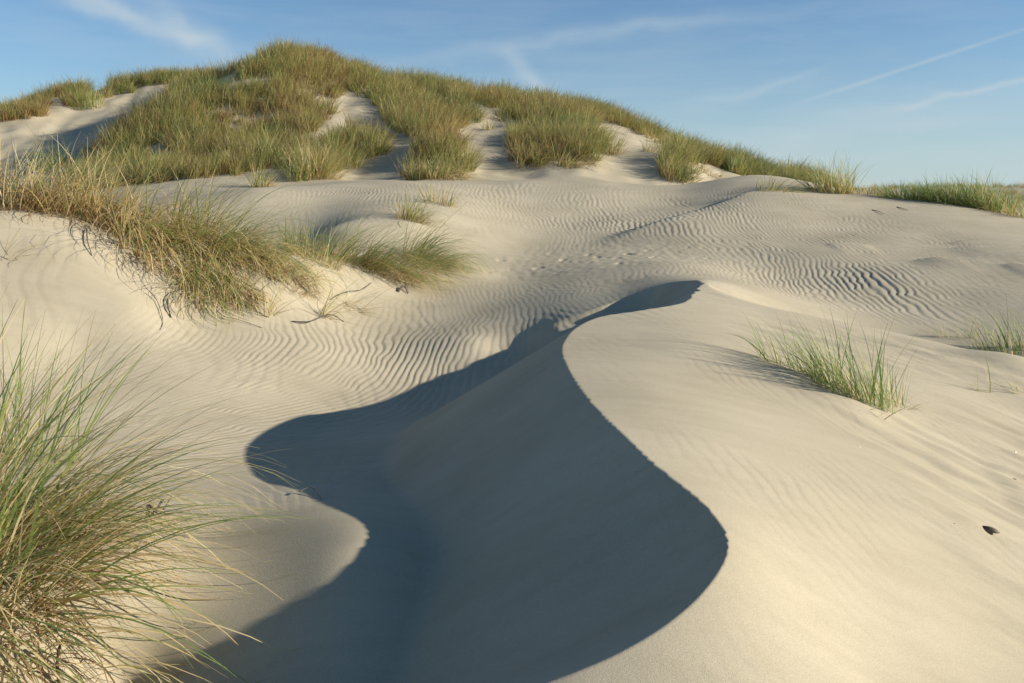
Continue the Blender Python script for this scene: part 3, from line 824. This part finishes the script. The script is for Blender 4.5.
litter('twig', [(897, 207), (902, 209), (908, 211)], .007, (0, .012, .01), 'right one of two dark twigs on the smooth swell', 'twig')


def shell(px, py, size, material, name, label, cat, rz, tilt):
    g = ground(px, py)
    V, Fi = [], []
    nu, nv = 14, 7
    for j in range(nv + 1):
        for i in range(nu):
            a = 2 * math.pi * i / nu; r = j / nv
            rib = 1 + .04 * math.sin(a * 7) * r
            V.append((size * r * rib * math.cos(a), .36 * size * r * rib * math.sin(a) * (1 + .25 * math.cos(a)), .34 * size * (1 - r * r)))
    off = len(V)
    V += [(x * .94, y * .92, z - .05 * size) for x, y, z in V]
    for j in range(nv):
        for i in range(nu):
            i2 = (i + 1) % nu
            Fi += [j * nu + i, j * nu + i2, (j + 1) * nu + i2, (j + 1) * nu + i]
            Fi += [off + j * nu + i, off + (j + 1) * nu + i, off + (j + 1) * nu + i2, off + j * nu + i2]
    for i in range(nu):
        i2 = (i + 1) % nu
        Fi += [nv * nu + i, nv * nu + i2, off + nv * nu + i2, off + nv * nu + i]
    o = mesh_obj(name, np.array(V), Fi, 4, material)
    o.location = (g[0], g[1], g[2] + CAMZ + size * .05); o.rotation_euler = (tilt, .1, rz)
    tag(o, label, cat)


shell(988, 531, .05, SHELLM, 'mussel_shell', 'dark oval shell half buried in the sand at the right', 'shell', -.45, .1)
shell(1014, 481, .012, SHELLM, 'mussel_shell', 'tiny dark shell chip near the right edge above the oval shell', 'shell', -.5, .3)
shell(1015, 454, .018, WHITE, 'white_shell', 'small bleached shell chip at the right edge', 'shell', .8, .3)
shell(954, 524, .007, SHELLM, 'mussel_shell', 'dark speck of shell left of the oval shell', 'shell', .2, .2)
shell(979, 466, .008, WHITE, 'white_shell', 'white speck of shell on the streaked sand', 'shell', .3, .2)
shell(860, 447, .007, WHITE, 'white_shell', 'white speck of shell on smooth sand below the sunlit tuft', 'shell', .3, .2)


# ------------------------------------------------------------------ light and sky
sun = bpy.data.objects.new('sun', bpy.data.lights.new('sun', 'SUN')); col.objects.link(sun)
sun.data.energy = 5; sun.data.angle = R(.53); sun.data.color = (1, .925, .82)
from mathutils import Vector
ld = Vector((-math.cos(SUN_EL) * math.cos(SUN_AZ), math.cos(SUN_EL) * math.sin(SUN_AZ), -math.sin(SUN_EL)))
sun.rotation_euler = ld.to_track_quat('-Z', 'Y').to_euler()

w = bpy.data.worlds.new('World'); scene.world = w; w.use_nodes = True
N, L = w.node_tree.nodes, w.node_tree.links
N.clear()
out = N.new('ShaderNodeOutputWorld'); bg = N.new('ShaderNodeBackground'); bg.inputs['Strength'].default_value = .063
sky = N.new('ShaderNodeTexSky'); sky.sky_type = 'NISHITA'; sky.sun_disc = False
sky.sun_elevation = SUN_EL; sky.sun_rotation = R(90) + SUN_AZ
sky.air_density = 1.0; sky.dust_density = 0; sky.ozone_density = 2.5

# thin cirrus and old contrails, fixed to directions in the sky
geo = N.new('ShaderNodeTexCoord')
wn = N.new('ShaderNodeTexNoise'); wn.inputs['Scale'].default_value = 9; wn.inputs['Detail'].default_value = 7
L.new(geo.outputs['Generated'], wn.inputs['Vector'])
wv = N.new('ShaderNodeVectorMath'); wv.operation = 'SCALE'; wv.inputs['Scale'].default_value = .05
sb = N.new('ShaderNodeVectorMath'); sb.operation = 'SUBTRACT'; sb.inputs[1].default_value = (.5, .5, .5)
L.new(wn.outputs['Color'], sb.inputs[0]); L.new(sb.outputs[0], wv.inputs[0])
wad = N.new('ShaderNodeVectorMath'); wad.operation = 'ADD'
L.new(geo.outputs['Generated'], wad.inputs[0]); L.new(wv.outputs[0], wad.inputs[1])


def M(op, a, b=None, c=None, clamp=False):
    n = N.new('ShaderNodeMath'); n.operation = op; n.use_clamp = clamp
    for i, v in enumerate((a, b, c)):
        if v is None: continue
        if isinstance(v, (int, float)): n.inputs[i].default_value = v
        else: L.new(v, n.inputs[i])
    return n.outputs[0]


def dotn(src, v):
    n = N.new('ShaderNodeVectorMath'); n.operation = 'DOT_PRODUCT'; n.inputs[1].default_value = tuple(v); L.new(src, n.inputs[0])
    return n.outputs['Value']


def streak(p1, p2, width, k, warp):
    a = ray(*p1); b = ray(*p2); a /= np.linalg.norm(a); b /= np.linalg.norm(b)
    n = np.cross(a, b); n /= np.linalg.norm(n); mid = a + b; mid /= np.linalg.norm(mid)
    t = b - a; hl = np.linalg.norm(t) / 2; t /= np.linalg.norm(t)
    src = wad.outputs[0] if warp else geo.outputs['Generated']
    d = M('DIVIDE', dotn(src, n), width); u = M('DIVIDE', dotn(src, t), hl); u = M('SUBTRACT', u, float(mid @ t) / hl)
    g1 = M('EXPONENT', M('MULTIPLY', M('MULTIPLY', d, d), -1.0))
    u2 = M('MULTIPLY', u, u); g2 = M('EXPONENT', M('MULTIPLY', M('MULTIPLY', u2, u2), -.9))
    front = M('GREATER_THAN', dotn(geo.outputs['Generated'], mid), 0.3)
    return M('MULTIPLY', M('MULTIPLY', g1, g2), M('MULTIPLY', front, k))


tot = 0.0
for st in (((815, 98), (1040, 24), .0022, .22, False), ((890, 108), (1070, 70), .004, .26, True), ((700, 102), (830, 72), .005, .13, True), ((400, 64), (780, 8), .009, .18, True),
           ((60, -6), (215, 40), .009, .42, True), ((150, 0), (235, 64), .012, .2, True), ((505, 50), (550, 95), .010, .22, True), ((760, 130), (1060, 90), .02, .10, True), ((700, 150), (1100, 120), .035, .10, True)):
    v = streak(*st)
    tot = v if isinstance(tot, float) else M('ADD', tot, v)
mp = N.new('ShaderNodeMapping'); mp.inputs['Rotation'].default_value = (0, R(-14), 0); mp.inputs['Scale'].default_value = (2.2, 3, 16)
L.new(geo.outputs['Generated'], mp.inputs['Vector'])
cn = N.new('ShaderNodeTexNoise'); cn.inputs['Scale'].default_value = 2.2; cn.inputs['Detail'].default_value = 6; cn.inputs['Roughness'].default_value = .6
L.new(mp.outputs[0], cn.inputs['Vector'])
veil = M('MULTIPLY', M('SUBTRACT', cn.outputs['Fac'], .42, clamp=True), .45)
low = M('MULTIPLY', M('EXPONENT', M('MULTIPLY', M('MAXIMUM', dotn(geo.outputs['Generated'], (0, 0, 1)), 0.0), -8.0)), .75)
cov = M('ADD', M('MULTIPLY', tot, M('ADD', cn.outputs['Fac'], .6)), M('ADD', veil, low), clamp=True)
tint = N.new('ShaderNodeMix'); tint.data_type = 'RGBA'; tint.blend_type = 'MULTIPLY'; tint.inputs[0].default_value = 1
L.new(sky.outputs[0], tint.inputs[6]); tint.inputs[7].default_value = (.66, 1.0, 1.26, 1)
cm = N.new('ShaderNodeMix'); cm.data_type = 'RGBA'; cm.inputs[7].default_value = (5.9, 6.9, 7.5, 1)
L.new(cov, cm.inputs[0]); L.new(tint.outputs[2], cm.inputs[6])
L.new(cm.outputs[2], bg.inputs['Color']); L.new(bg.outputs[0], out.inputs['Surface'])

scene.view_settings.view_transform = 'Standard'
scene.view_settings.look = 'None'
scene.view_settings.exposure = .55
scene.view_settings.gamma = 1
scene.view_settings.use_curve_mapping = False
